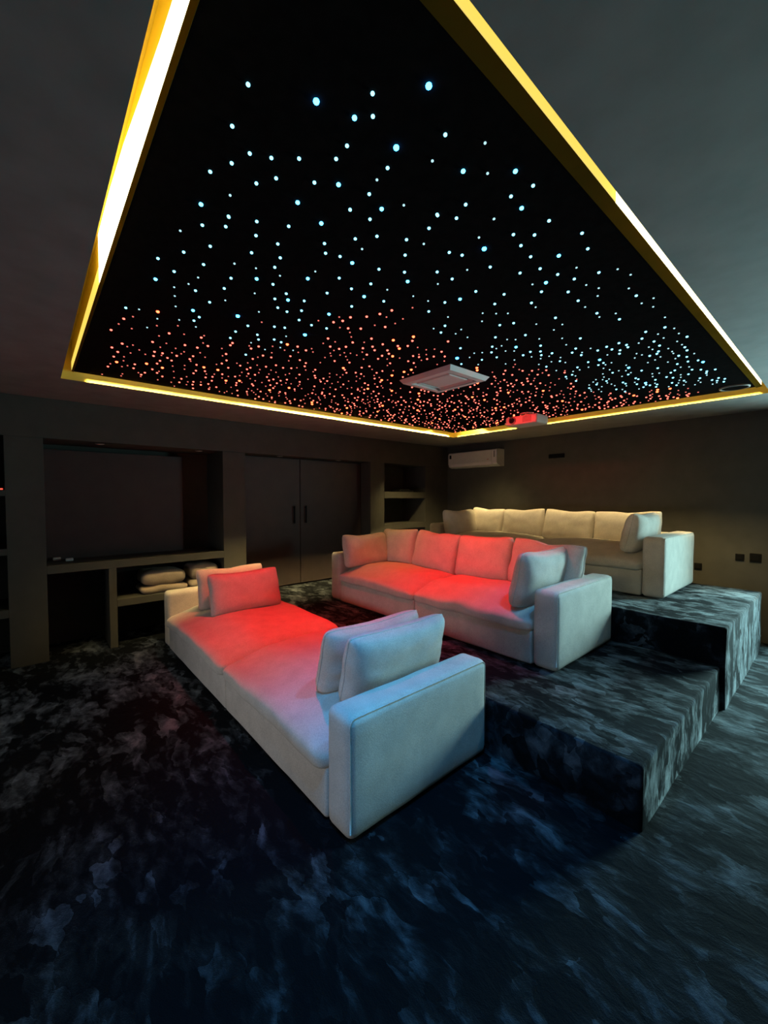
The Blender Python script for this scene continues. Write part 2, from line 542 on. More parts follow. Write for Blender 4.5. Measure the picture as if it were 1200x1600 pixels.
# double door in its recess; it stands on the first carpeted step
bm = bmesh.new()
add_box(bm, (-5.30, 2.010, 0.31), (-5.22, 4.005, 2.10))
adopt(wall_left, bm_mesh('door_lining', bm, M['door']))
for k, (y0, y1, hy, hz0, hz1) in enumerate([(2.02, 2.897, 2.80, 1.18, 1.43), (2.905, 3.995, 2.985, 1.18, 1.43)]):
    d = box('door_%d' % (k + 1), (-5.22, y0, 0.32), (-5.165, y1, 2.09), M['door'], bevel=0.004)
    struct(d)
    bm = bmesh.new()
    add_box(bm, (-5.150, hy - 0.008, hz0), (-5.135, hy + 0.008, hz1), 0.004)
    add_box(bm, (-5.166, hy - 0.006, hz0 + 0.02), (-5.149, hy + 0.006, hz0 + 0.034))
    add_box(bm, (-5.166, hy - 0.006, hz1 - 0.034), (-5.149, hy + 0.006, hz1 - 0.02))
    adopt(d, tag(bm_mesh('door_handle', bm, M['black']), 'slim black bar handle'))

# carpeted platform steps
def carpet_step(name, lo, hi, r=0.018):
    return struct(soft_box(name, lo, hi, r, M['carpet'], n=(36, 18, 5), amp=0.006, nscale=3.0))
Z1, Z2 = 0.312, 0.602
carpet_step('floor_step_lower', (-5.16, 2.085, -0.02), (-0.592, 3.775, Z1))
carpet_step('floor_step_upper', (-4.925, 3.765, -0.02), (-0.562, 5.52, Z2))
struct(box('floor_step_rear_ledge', (-4.925, 5.515, -0.02), (-0.70, YB - 0.002, 0.545), M['carpet'], bevel=0.012))

# ================================================================== star ceiling
panel = box('star_ceiling_panel', (PX0, PY0, ZP), (PX1, PY1, ZT - 0.002), M['velvet'])
tag(panel, 'black star ceiling panel set with red and blue fibre optic lights', 'ceiling panel')
# painted sides of the panel and chamfers coloured as light spilling on its edge
for lo, hi in [((PX0 - 0.004, PY0, ZP + 0.004), (PX0, PY1, ZT - 0.004)), ((PX1, PY0, ZP + 0.001), (PX1 + 0.001, PY1, ZT - 0.004)),
               ((PX0, PY0 - 0.001, ZP + 0.001), (PX1, PY0, ZT - 0.004)), ((PX0, PY1, ZP + 0.004), (PX1, PY1 + 0.004, ZT - 0.004))]:
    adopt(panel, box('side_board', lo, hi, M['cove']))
def chamfer(name, a, b_, inn, wdt, drop):
    a, b_, inn = Vector(a), Vector(b_), Vector(inn)
    vs_ = []
    for p in (a, b_):
        vs_ += [p, p + inn * wdt + Vector((0, 0, -drop)), p + inn * (wdt + 0.002) + Vector((0, 0, 0.001))]
    return adopt(panel, link_mesh(name, vs_, [(0, 1, 4, 3), (1, 2, 5, 4), (2, 0, 3, 5), (0, 2, 1), (3, 4, 5)], M['spill']))
chamfer('edge_spill', (PX1 + 0.004, PY0, ZP - 0.0005), (PX1 + 0.004, PY1, ZP - 0.0005), (-1, 0, 0), 0.040, 0.007)
chamfer('edge_spill', (PX0, PY0 - 0.004, ZP - 0.0005), (PX1, PY0 - 0.004, ZP - 0.0005), (0, 1, 0), 0.013, 0.004)

# LED strips and added glow surfaces on the panel sides
def led_strip(name, verts, label, mat):
    n = len(verts) // 2
    faces = [(i, i + 1, n + i + 1, n + i) for i in range(n - 1)]
    o = link_mesh(name, verts, faces, mat)
    sol = o.modifiers.new('thickness', 'SOLIDIFY'); sol.thickness = 0.004; sol.offset = 0
    return tag(o, label, 'light strip', 'warm light strips in the cove')
yy = PY0 - 0.0035
prof = [(-0.55, 2.60), (-0.85, 2.612), (-1.10, 2.635), (-1.35, 2.67), (-1.60, 2.71), (-1.90, 2.735), (-2.27, 2.738)]
led_strip('led_strip', [(x, yy, 2.5255) for x, z in prof] + [(x, yy, z) for x, z in prof],
          'glaring yellow-white light strip along the left edge of the star ceiling', M['led'])
led_strip('led_strip', [(-2.29, yy, 2.5255), (-3.95, yy, 2.5255), (-2.29, yy, 2.60), (-3.95, yy, 2.59)],
          'added yellow glow of the panel side near the left corner of the cove', M['side_glow'])
xx = PX1 + 0.0035
prof = [(1.49, 2.585), (4.80, 2.585)]
led_strip('led_strip', [(xx, y, 2.5255) for y, z in prof] + [(xx, y, z) for y, z in prof],
          'glaring light strip along the right edge of the star ceiling', M['led'])
led_strip('led_strip', [(xx, 0.27, 2.5255), (xx, 1.48, 2.5255), (xx, 0.27, 2.585), (xx, 1.48, 2.585)],
          'added yellow glow of the panel side at the top end of the right cove edge', M['side_glow'])
xx = PX0 - 0.009
led_strip('led_strip', [(xx, 0.3, 2.538), (xx, 4.8, 2.538), (xx, 0.3, 2.552), (xx, 4.8, 2.552)],
          'warm light strip behind the far left edge of the star ceiling', M['led_back'])
yy = PY1 + 0.009
led_strip('led_strip', [(-3.95, yy, 2.538), (-0.58, yy, 2.538), (-3.95, yy, 2.552), (-0.58, yy, 2.552)],
          'warm light strip behind the rear edge of the star ceiling', M['led_back'])

# stars: measured spots near the camera, then an even scatter towards the far corner
STARS = [(-959,409,1,0),(-1091,421,1,0),(-1143,490,1,0),(-1117,543,1,0),(-1210,464,1,0),(-1283,427,1,0),(-1177,587,1,0),(-1236,550,1,0),(-1339,507,0,0),(-1443,449,2,0),(-1441,539,1,0),(-889,552,3,0),(-783,644,1,0),(-682,733,3,0),(-862,649,2,0),(-828,682,1,0),(-741,862,1,0),(-942,683,1,0),(-998,685,1,0),(-857,790,3,0),(-1067,604,1,0),(-821,899,0,0),(-925,818,1,0),(-980,823,0,0),(-1115,684,1,0),(-1073,745,2,0),(-1041,842,1,0),(-1225,687,2,0),(-1138,837,1,0),(-1066,916,1,0),(-1004,960,0,0),(-961,1077,1,0),(-686,964,0,0),(-786,996,2,0),(-743,1058,0,0),(-684,1114,2,0),(-678,1206,1,0),(-748,1194,1,0),(-754,1269,2,0),(-867,1113,1,0),(-930,1143,0,0),(-846,1244,0,0),(-724,1399,1,0),(-1444,541,1,0),(-1501,551,1,0),(-1548,485,1,0),(-1633,434,0,0),(-1656,547,1,0),(-1764,480,1,0),(-1879,413,1,0),(-1802,567,1,0),(-1711,662,0,0),(-1940,488,1,0),(-2062,442,2,0),(-1833,693,1,0),(-1923,581,0,0),(-2009,565,0,0),(-2083,523,0,0),(-2051,607,1,0),(-1942,702,1,0),(-2171,547,0,0),(-2055,747,0,0),(-2125,695,1,0),(-2285,579,0,0),(-2470,390,1,0),(-2445,445,0,0),(-2274,659,2,0),(-2335,708,1,0),(-2186,860,3,0),(-2444,636,0,0),(-2401,700,1,0),(-2506,542,0,0),(-2481,733,0,0),(-2673,525,0,0),(-2397,929,1,0),(-2513,941,1,0),(-2410,524,2,1),(-2564,437,0,1),(-2626,404,1,1),(-2723,394,0,1),(-2848,374,1,1),(-2748,461,0,1),(-2608,561,0,1),(-2531,651,0,1),(-2681,641,1,1),(-2763,605,0,1),(-2637,712,0,1),(-2581,809,0,1),(-2623,805,1,1),(-3053,458,1,1),(-2896,597,1,1),(-2865,668,0,1),(-2819,765,1,1),(-2706,841,0,1),(-3175,419,1,1),(-2964,655,0,1),(-3109,562,0,1),(-2584,981,1,1),(-2725,964,0,1),(-2810,1022,1,1),(-3077,693,1,1),(-3025,738,0,1),(-3175,659,1,1),(-3213,529,0,1),(-1402,624,1,0),(-1478,654,1,0),(-1591,685,1,0),(-1685,744,0,0),(-1763,781,2,0),(-1893,828,0,0),(-2065,925,0,0),(-2271,951,1,0),(-2358,1045,1,0),(-2423,1081,1,0),(-2504,1068,0,0),(-2735,1128,1,0),(-1351,721,1,0),(-1471,738,1,0),(-1548,787,1,0),(-1626,801,1,0),(-1672,848,0,0),(-1759,857,1,0),(-1797,943,1,0),(-1880,925,1,0),(-1848,979,2,0),(-1956,978,1,0),(-1966,1035,1,0),(-1804,1044,1,0),(-1906,1087,1,0),(-2014,1133,1,0),(-2027,1219,1,0),(-2171,1260,3,0),(-2184,1070,1,0),(-2158,1121,1,0),(-2266,1186,0,0),(-2360,1154,1,0),(-2372,1207,1,0),(-2460,1245,0,0),(-2558,1185,0,0),(-1261,801,2,0),(-1351,872,1,0),(-1401,909,1,0),(-1381,965,1,0),(-1385,1029,2,0),(-1541,947,0,0),(-1612,952,2,0),(-1517,1055,1,0),(-1664,1087,1,0),(-1846,1217,2,0),(-2008,1307,1,0),(-1696,1256,1,0),(-1556,1151,1,0),(-1575,1241,2,0),(-1463,1192,1,0),(-1348,1143,1,0),(-1453,1283,0,0),(-1548,1344,1,0),(-1284,1002,0,0),(-1251,944,1,0),(-1186,996,1,0),(-1131,918,1,0),(-1066,916,2,0),(-1139,838,1,0),(-2379,1253,2,1),(-2370,1321,1,1),(-2484,1288,0,1),(-2461,1376,0,1),(-2674,1224,1,1),(-2584,1245,0,1),(-2175,990,0,1),(-1951,1217,0,1),(-1913,1291,1,1),(-1839,1278,0,1),(-1802,1326,1,1),(-1866,1320,1,1),(-1738,1387,1,1),(-1667,1420,1,1),(-1672,1471,0,1),(-1595,1440,1,1),(-1949,1359,0,1),(-1927,1401,1,1),(-1882,1458,1,1),(-1794,1490,0,1),(-1772,1549,1,1),(-1967,1443,0,1),(-2016,1489,0,1),(-2129,1396,1,1),(-2145,1459,0,1),(-2081,1548,1,1),(-2032,1601,0,1),(-1956,1598,1,1),(-2232,1480,1,1),(-2228,1547,1,1),(-2215,1416,0,1),(-2117,1657,1,1),(-1980,1710,1,1),(-1886,1715,2,1),(-2390,1447,0,1),(-2264,1614,0,1),(-2245,1651,0,1),(-2246,1705,0,1),(-2175,1697,0,1),(-2193,1751,1,1),(-2100,1904,2,1),(-1701,1561,0,1),(-963,1082,1,0),(-1028,1109,1,0),(-929,1142,1,0),(-1103,1161,0,0),(-1128,1093,1,0),(-1202,1157,1,0),(-1293,1241,1,0),(-1338,1304,2,0),(-1074,1277,1,0),(-1052,1330,1,0),(-941,1289,0,0),(-969,1362,3,0),(-1199,1346,1,0),(-1193,1439,1,0),(-1104,1431,0,0),(-1027,1487,1,0),(-1263,1423,0,0),(-1190,1609,1,0),(-1286,1612,2,0),(-845,1244,0,0),(-847,1371,1,0),(-797,1432,1,0),(-864,1452,1,0),(-877,1548,1,0),(-969,1624,1,0),(-895,1658,1,0),(-934,1784,2,0),(-982,1752,0,0),(-988,1846,1,0),(-1118,1734,1,0),(-1203,1784,1,0),(-1076,1913,1,0),(-1086,1972,0,0),(-1304,1824,0,0),(-1260,1882,0,0),(-1218,1927,0,0),(-1365,1904,0,0),(-1402,1508,0,0),(-1357,1582,1,0),(-1416,1418,0,0),(-1477,1594,1,0),(-1454,1721,0,0),(-1538,1795,1,0),(-1615,1849,1,0),(-1606,1775,0,0),(-1510,1905,0,0),(-1570,1929,0,0),(-1557,2026,0,0),(-1329,2022,1,0),(-1263,2057,1,0),(-1187,2165,0,0),(-1308,2260,1,0),(-1446,2154,1,0),(-1418,2238,0,0),(-1385,2279,0,0),(-1283,2378,0,0),(-1610,2355,1,0),(-1696,2281,0,0),(-1535,2405,0,0),(-1497,2448,0,0),(-1833,2270,3,0),(-1503,1500,0,1),(-1630,1553,0,1),(-1766,1771,2,1),(-1816,1812,1,1),(-1896,1850,1,1),(-1938,1802,1,1),(-1677,1987,1,1),(-1821,2022,0,1),(-1822,2093,1,1),(-1958,2017,0,1),(-1868,2179,1,1),(-724,1398,1,0),(-677,1555,1,0),(-703,1668,1,0),(-799,1627,2,0),(-790,1767,0,0),(-867,1758,1,0),(-836,1850,1,0),(-743,1878,1,0),(-680,1911,0,0),(-659,2001,0,0),(-906,1943,1,0),(-823,1943,0,0),(-797,2016,0,0),(-830,2089,0,0),(-706,2124,0,0),(-707,2227,1,0),(-660,2318,0,0),(-690,2421,0,0),(-716,2334,0,0),(-913,2066,1,0),(-919,2161,0,0),(-908,2280,1,0),(-918,2338,0,0),(-844,2358,0,0),(-857,2449,1,0),(-1078,2168,1,0),(-687,2609,0,0),(-726,2761,1,0),(-695,2818,0,0),(-819,2750,1,0),(-868,2849,1,0),(-782,2843,0,0),(-906,2916,0,0),(-834,2958,1,0),(-778,2938,0,0),(-1114,2560,1,0),(-1160,2316,0,0),(-1093,2280,0,0),(-1187,2476,0,0),(-1128,2856,1,0),(-1059,2906,1,0),(-976,2942,1,0),(-988,2822,1,0),(-679,3022,1,0),(-698,2926,0,0),(-739,3066,0,0),(-734,3221,1,0),(-734,3153,0,0),(-869,3179,1,0),(-884,3108,0,0),(-1056,3030,1,0),(-1119,2994,0,0),(-980,3117,0,0)]
random.seed(11)
RED_EDGE = [(-2.55, 0.3), (-2.41, 0.69), (-2.44, 1.07), (-2.45, 1.39), (-1.83, 1.23), (-1.6, 1.39), (-1.62, 1.6), (-1.73, 2.05),
            (-1.97, 2.34), (-1.79, 2.55), (-1.46, 2.97), (-1.67, 3.78), (-1.31, 4.27), (-0.76, 4.45), (-0.55, 4.9), (-4.0, 4.9), (-4.0, 0.2)]
def inside(x, y, poly):
    r = False
    j = len(poly) - 1
    for i in range(len(poly)):
        xi, yi = poly[i]; xj, yj = poly[j]
        if (yi > y) != (yj > y) and x < (xj - xi) * (y - yi) / (yj - yi) + xi:
            r = not r
        j = i
    return r
stars = [(x / 1000, y / 1000, s, c) for x, y, s, c in STARS]
grid = {}
def near(x, y, d):
    gx, gy = int(x / 0.1), int(y / 0.1)
    for i in (-1, 0, 1):
        for j in (-1, 0, 1):
            for (a, b_) in grid.get((gx + i, gy + j), ()):
                if (a - x) ** 2 + (b_ - y) ** 2 < d * d:
                    return True
    return False
def put(x, y):
    grid.setdefault((int(x / 0.1), int(y / 0.1)), []).append((x, y))
for s_ in stars:
    put(s_[0], s_[1])
tries = 0
while len(stars) < 330 + 1150 and tries < 60000:
    tries += 1
    x = random.uniform(PX0 + 0.07, PX1 - 0.16)
    y = random.uniform(PY0 + 0.18, PY1 - 0.05)
    fwd = -0.754 * x + 0.655 * y
    if fwd < 2.62 or near(x, y, 0.045):
        continue
    if x > -0.95 and y > 4.45:
        continue
    if -2.54 < x < -1.92 and 2.3 < y < 2.87:
        continue
    red = inside(x + random.gauss(0, 0.03), y + random.gauss(0, 0.03), RED_EDGE)
    u = random.random()
    lvl = 0 if u < 0.50 else (1 if u < 0.95 else 2)
    put(x, y)
    stars.append((x, y, lvl, 1 if red else 0))

def ico(sub):
    bm_ = bmesh.new()
    bmesh.ops.create_icosphere(bm_, subdivisions=sub, radius=1.0)
    v = [tuple(q.co) for q in bm_.verts]
    f = [tuple(q.index for q in g.verts) for g in bm_.faces]
    bm_.free()
    return v, f
ICO_V, ICO_F = ico(2)
ICO1_V, ICO1_F = ico(1)
RAD = {0: 0.0050, 1: 0.0066, 2: 0.0082, 3: 0.0100}
def star_radius(x, y, s):
    fwd = -0.754 * x + 0.655 * y
    return RAD[s] * (0.58 + 0.20 * min(fwd, 5.0))
star_mesh = {}
for key, mt in STAR_M.items():
    me = bpy.data.meshes.new('star')
    me.from_pydata([(a, b_, c * 0.8) for a, b_, c in ICO_V], [], ICO_F)
    me.materials.append(mt)
    me.polygons.foreach_set('use_smooth', [True] * len(me.polygons))
    star_mesh[key] = me
order = sorted(stars, key=lambda s: (star_radius(s[0], s[1], s[2]) / max(0.6, -0.754 * s[0] + 0.655 * s[1])), reverse=True)
inv = panel.matrix_world.inverted()
for x, y, s, c in order[:300]:
    o = bpy.data.objects.new('star', star_mesh[(c, s)])
    COL.objects.link(o)
    r = star_radius(x, y, s)
    o.location = (x, y, ZP - 0.003)
    o.scale = (r, r, r)
    o.parent = panel
verts, faces, midx = [], [], []
mats = [STAR_M[k] for k in sorted(STAR_M)]
keys = sorted(STAR_M)
for x, y, s, c in order[300:]:
    r = star_radius(x, y, s)
    n0 = len(verts)
    verts += [(x + a * r, y + b_ * r, ZP - 0.003 + q * r * 0.8) for a, b_, q in ICO1_V]
    faces += [tuple(n0 + i for i in f) for f in ICO1_F]
    midx += [keys.index((c, s))] * len(ICO1_F)
rest = link_mesh('small_stars', verts, faces, mats, panel, True)
rest.data.polygons.foreach_set('material_index', midx)
tag(rest, 'dense scatter of tiny far stars', kind='stuff')

# things on the star ceiling
vx0, vx1, vy0, vy1 = -2.50, -1.95, 2.34, 2.83
v = thing('ceiling_vent', 'square pale ceiling air vent set among the red stars', 'vent', ((vx0 + vx1) / 2, (vy0 + vy1) / 2, ZP))
def ring_frame(name, x0, x1, y0, y1, z0, wdt, z1, mat):
    vs_ = []
    for (i, z) in ((0, z0), (wdt * 0.35, z1), (wdt, z1 - 0.002), (wdt, z0)):
        vs_ += [(x0 + i, y0 + i, z), (x1 - i, y0 + i, z), (x1 - i, y1 - i, z), (x0 + i, y1 - i, z)]
    fs = []
    for k in range(3):
        for q in range(4):
            p = (q + 1) % 4
            fs.append((k * 4 + q, k * 4 + p, k * 4 + 4 + p, k * 4 + 4 + q))
    return link_mesh(name, vs_, fs, mat)
adopt(v, ring_frame('frame', vx0, vx1, vy0, vy1, ZP, 0.07, ZP - 0.032, M['ivory']))
adopt(v, box('backing', (vx0 + 0.06, vy0 + 0.06, ZP - 0.008), (vx1 - 0.06, vy1 - 0.06, ZP - 0.001), M['grey']))
adopt(v, box('centre_plate', (vx0 + 0.125, vy0 + 0.125, ZP - 0.024), (vx1 - 0.125, vy1 - 0.125, ZP - 0.0085), M['ivory'], bevel=0.006))
for k in range(4):
    cxv, cyv = (vx0 + vx1) / 2, (vy0 + vy1) / 2
    hx, hy = (vx1 - vx0) / 2, (vy1 - vy0) / 2
    if k % 2 == 0:
        sgn = 1 if k == 0 else -1
        y_ = cyv + sgn * (hy - 0.098)
        fl = link_mesh('louvre_flap', [(cxv - hx + 0.10, y_ - 0.02, ZP - 0.012), (cxv + hx - 0.10, y_ - 0.02, ZP - 0.012),
                                       (cxv + hx - 0.10, y_ + 0.02, ZP - 0.026), (cxv - hx + 0.10, y_ + 0.02, ZP - 0.026)], [(0, 1, 2, 3)], M['ivory'])
    else:
        sgn = 1 if k == 1 else -1
        x_ = cxv + sgn * (hx - 0.098)
        fl = link_mesh('louvre_flap', [(x_ - 0.02, cyv - hy + 0.10, ZP - 0.012), (x_ - 0.02, cyv + hy - 0.10, ZP - 0.012),
                                       (x_ + 0.02, cyv + hy - 0.10, ZP - 0.026), (x_ + 0.02, cyv - hy + 0.10, ZP - 0.026)], [(0, 1, 2, 3)], M['ivory'])
    m_ = fl.modifiers.new('t', 'SOLIDIFY'); m_.thickness = 0.004
    adopt(v, fl)

# projector
px0, px1, py0, py1, pz0, pz1 = -2.70, -2.30, 4.24, 4.50, 2.385, 2.485
p = thing('projector', 'white projector hanging under the star ceiling, lit red', 'projector', (-2.5, 4.37, ZP))
adopt(p, soft_box('body', (px0, py0, pz0), (px1, py1, pz1), 0.022, M['white'], n=(4, 4, 2), amp=0))
lb = adopt(p, cylinder('lens_barrel', (-2.60, py0 + 0.01, 2.437), (-2.60, py0 - 0.022, 2.437), 0.042, M['grey']))
adopt(lb, cylinder('lens', (-2.60, py0 - 0.0222, 2.437), (-2.60, py0 - 0.026, 2.437), 0.033, M['glass']))
for i in range(7):
    x_ = -2.475 + i * 0.016
    adopt(p, box('grille_slat', (x_, py0 - 0.004, 2.405), (x_ + 0.007, py0 + 0.006, 2.468), M['grey']))
adopt(p, cylinder('mount_pole', (-2.5, 4.37, 2.48), (-2.5, 4.37, 2.517), 0.022, M['white']))
adopt(p, cylinder('mount_plate', (-2.5, 4.37, 2.512), (-2.5, 4.37, ZP - 0.0005), 0.075, M['white']))
for sx in (-1, 1):
    adopt(p, tube('mount_arm', [(-2.5, 4.37, 2.495), (-2.5 + sx * 0.07, 4.35, 2.50), (-2.5 + sx * 0.11, 4.32, 2.482)], 0.007, M['metal']))

# round ceiling speaker near the right corner
sx_, sy_ = -0.705, 4.725
s = thing('ceiling_speaker', 'round ceiling speaker with black grille by the right end of the cove', 'speaker', (sx_, sy_, ZP))
n = 40
vs_, fs = [], []
for r, z in ((0.108, ZP - 0.0005), (0.106, ZP - 0.010), (0.094, ZP - 0.012), (0.090, ZP - 0.006)):
    vs_ += [(sx_ + r * math.cos(2 * math.pi * i / n), sy_ + r * math.sin(2 * math.pi * i / n), z) for i in range(n)]
for k in range(3):
    for i in range(n):
        j = (i + 1) % n
        fs.append((k * n + i, k * n + j, (k + 1) * n + j, (k + 1) * n + i))
adopt(s, link_mesh('rim', vs_, fs, M['grey'], smooth=True))
adopt(s, cylinder('grille', (sx_, sy_, ZP - 0.001), (sx_, sy_, ZP - 0.008), 0.092, M['velvet'], n=36))

# ================================================================== wall things
a = thing('air_conditioner', 'white split air conditioner high in the back corner', 'air conditioner', (-4.235, YB, 2.06))
ax0, ax1 = -4.735, -3.735
prof = [(YB - 0.002, 2.335), (YB - 0.16, 2.335), (YB - 0.195, 2.325), (YB - 0.21, 2.30), (YB - 0.212, 2.14), (YB - 0.19, 2.085), (YB - 0.13, 2.062), (YB - 0.002, 2.062)]
vs_ = [(ax0, y, z) for y, z in prof] + [(ax1, y, z) for y, z in prof]
k = len(prof)
fs = [(i, (i + 1) % k, k + (i + 1) % k, k + i) for i in range(k)] + [tuple(range(k)), tuple(range(2 * k - 1, k - 1, -1))]
bm = bmesh.new()
bv = [bm.verts.new(q) for q in vs_]
for f in fs:
    bm.faces.new([bv[i] for i in f])
adopt(a, bm_mesh('body', bm, M['white']))
fp = adopt(a, box('front_panel', (ax0 + 0.02, YB - 0.219, 2.145), (ax1 - 0.10, YB - 0.211, 2.318), M['white'], bevel=0.003))
ec = adopt(a, box('end_cap', (ax1 - 0.092, YB - 0.219, 2.10), (ax1 - 0.002, YB - 0.20, 2.318), M['ivory'], bevel=0.003))
adopt(a, link_mesh('louvre_flap', [(ax0 + 0.06, YB - 0.213, 2.132), (ax1 - 0.10, YB - 0.213, 2.132), (ax1 - 0.10, YB - 0.196, 2.086), (ax0 + 0.06, YB - 0.196, 2.086),
                                   (ax0 + 0.06, YB - 0.219, 2.130), (ax1 - 0.10, YB - 0.219, 2.130), (ax1 - 0.10, YB - 0.202, 2.084), (ax0 + 0.06, YB - 0.202, 2.084)],
                   [(0, 1, 2, 3), (7, 6, 5, 4), (0, 4, 5, 1), (1, 5, 6, 2), (2, 6, 7, 3), (3, 7, 4, 0)], M['ivory']))
adopt(ec, tag(box('display_strip', (ax1 - 0.060, YB - 0.2205, 2.20), (ax1 - 0.034, YB - 0.2188, 2.30), M['grey']), 'grey vertical print strip'))
adopt(fp, tag(box('brand_mark', (ax1 - 0.185, YB - 0.2200, 2.166), (ax1 - 0.150, YB - 0.2188, 2.175), M['redmark']), 'small red mark'))
adopt(fp, tag(box('energy_label', (ax0 + 0.03, YB - 0.2200, 2.225), (ax0 + 0.075, YB - 0.2188, 2.29), M['black']), 'dark sticker'))

wb = thing('wall_box', 'flat black box fixed high on the back wall', 'wall box', (-2.855, YB, 2.155))
cv = adopt(wb, box('cover', (-2.97, YB - 0.03, 2.128), (-2.74, YB - 0.0005, 2.186), M['black'], bevel=0.006))
for i in range(4):
    adopt(cv, box('slot', (-2.955, YB - 0.0325, 2.136 + i * 0.012), (-2.755, YB - 0.0295, 2.141 + i * 0.012), M['black']))

for (x, z, s_, lab) in [(-0.783, 0.893, 0.075, 'black wall switch plate right of the back sofa, left of the pair'),
                        (-0.655, 0.900, 0.095, 'larger black wall socket plate, right of the pair'),
                        (-1.150, 0.748, 0.075, 'black wall socket just beside the arm of the back sofa')]:
    t = thing('wall_socket', lab, 'socket', (x, YB, z), 'black plates on the back wall')
    h_ = s_ / 2
    pl = adopt(t, box('plate', (x - h_, YB - 0.009, z - h_), (x + h_, YB - 0.0005, z + h_), M['black'], bevel=0.004))
    adopt(pl, box('insert', (x - h_ * 0.68, YB - 0.0125, z - h_ * 0.68), (x + h_ * 0.68, YB - 0.0085, z + h_ * 0.68), M['black'], bevel=0.002))

pts = [(-0.64 + 0.05 * math.cos(t * 0.35), YB - 0.06 + 0.03 * math.sin(t * 0.35), 0.012 + 0.004 * t) for t in range(26)]
tag(tube('cable_loop', pts, 0.007, M['grey']), 'grey cable loop on the floor behind the upper step', 'cable')

# low screen added at the front wall, unseen behind the camera, for front fill
sc = thing('fill_screen', 'wide low screen added unseen at the front wall, lighting the sofa fronts', 'fill_screen', (-2.5, YF + 0.12, 0.0))
sx0, sx1, sz0, sz1, sy = -3.98, -1.02, 0.26, 1.02, YF + 0.12
adopt(sc, box('fill_face', (sx0, sy, sz0), (sx1, sy + 0.015, sz1), M['screen']))
for lo, hi in [((sx0 - 0.03, sy - 0.03, sz0 - 0.03), (sx0, sy + 0.022, sz1 + 0.03)), ((sx1, sy - 0.03, sz0 - 0.03), (sx1 + 0.03, sy + 0.022, sz1 + 0.03)),
               ((sx0, sy - 0.03, sz0 - 0.03), (sx1, sy + 0.022, sz0)), ((sx0, sy - 0.03, sz1), (sx1, sy + 0.022, sz1 + 0.03))]:
    adopt(sc, box('bezel', lo, hi, M['black'], bevel=0.004))
adopt(sc, box('back_cover', (sx0, sy - 0.03, sz0), (sx1, sy - 0.001, sz1), M['black']))
for fx in (sx0 + 0.4, sx1 - 0.4):
    adopt(sc, box('foot', (fx - 0.03, sy - 0.10, 0.0), (fx + 0.03, sy + 0.12, 0.02), M['black']))
    adopt(sc, box('foot_post', (fx - 0.02, sy - 0.02, 0.02), (fx + 0.02, sy + 0.01, sz0 - 0.03), M['black']))

# ================================================================== sofas
def seat_shape(seed):
    def f(p, h):
        u, v_ = p.x / h[0], p.y / h[1]
        top = 1 if p.z > 0 else 0
        q = p.copy()
        side = max(0.0, abs(u) - 0.72) / 0.28
        fall = max(0.0, -v_ - 0.30) / 0.70
        k_ = max(0.0, min(1.0, 0.5 + 0.5 * p.z / h[2]))
        if True:
            q.z += k_ * 0.030 * (1 - u * u) * (1 - v_ * v_) + k_ * 0.014 * noise.noise(Vector((p.x * 2.6 + seed, p.y * 2.6, seed)))
            q.z -= k_ * (0.030 * side * side + 0.070 * fall * fall * (3 - 2 * fall))
        # the cover bags a little over the front edge
        fr = max(0.0, -v_ - 0.75) / 0.25
        q.y -= 0.016 * fr * (0.6 + 0.6 * noise.noise(Vector((p.x * 5 + seed, 3.1, p.z * 6))))
        q.z += fr * (0.020 * noise.noise(Vector((p.x * 4.0 + seed, 7.7, 0.3))) - (0.012 if p.z < 0 else 0.0))
        return q
    return f

def piping_path(xo, y0, y1, z0, z1, r, sgn):
    k = 0.293 * r
    xo = xo - sgn * (k - 0.002)
    pts = [(xo, y0 + k, z0)]
    n_ = 6
    zt = z1 - k + 0.002
    for i in range(7):
        pts.append((xo, y0 + k, z0 + (zt - r - z0) * i / 6))
    for i in range(1, n_ + 1):
        a_ = math.pi / 2 * i / n_
        pts.append((xo, y0 + k + (r - k) * (1 - math.cos(a_)), zt - r + r * math.sin(a_)))
    for i in range(1, 7):
        pts.append((xo, y0 + r + (y1 - y0 - 2 * r) * i / 6, zt))
    for i in range(1, n_ + 1):
        a_ = math.pi / 2 * i / n_
        pts.append((xo, y1 - r + (r - k) * math.sin(a_), zt - r + r * math.cos(a_)))
    pts.append((xo, y1 - k, z0))
    return pts

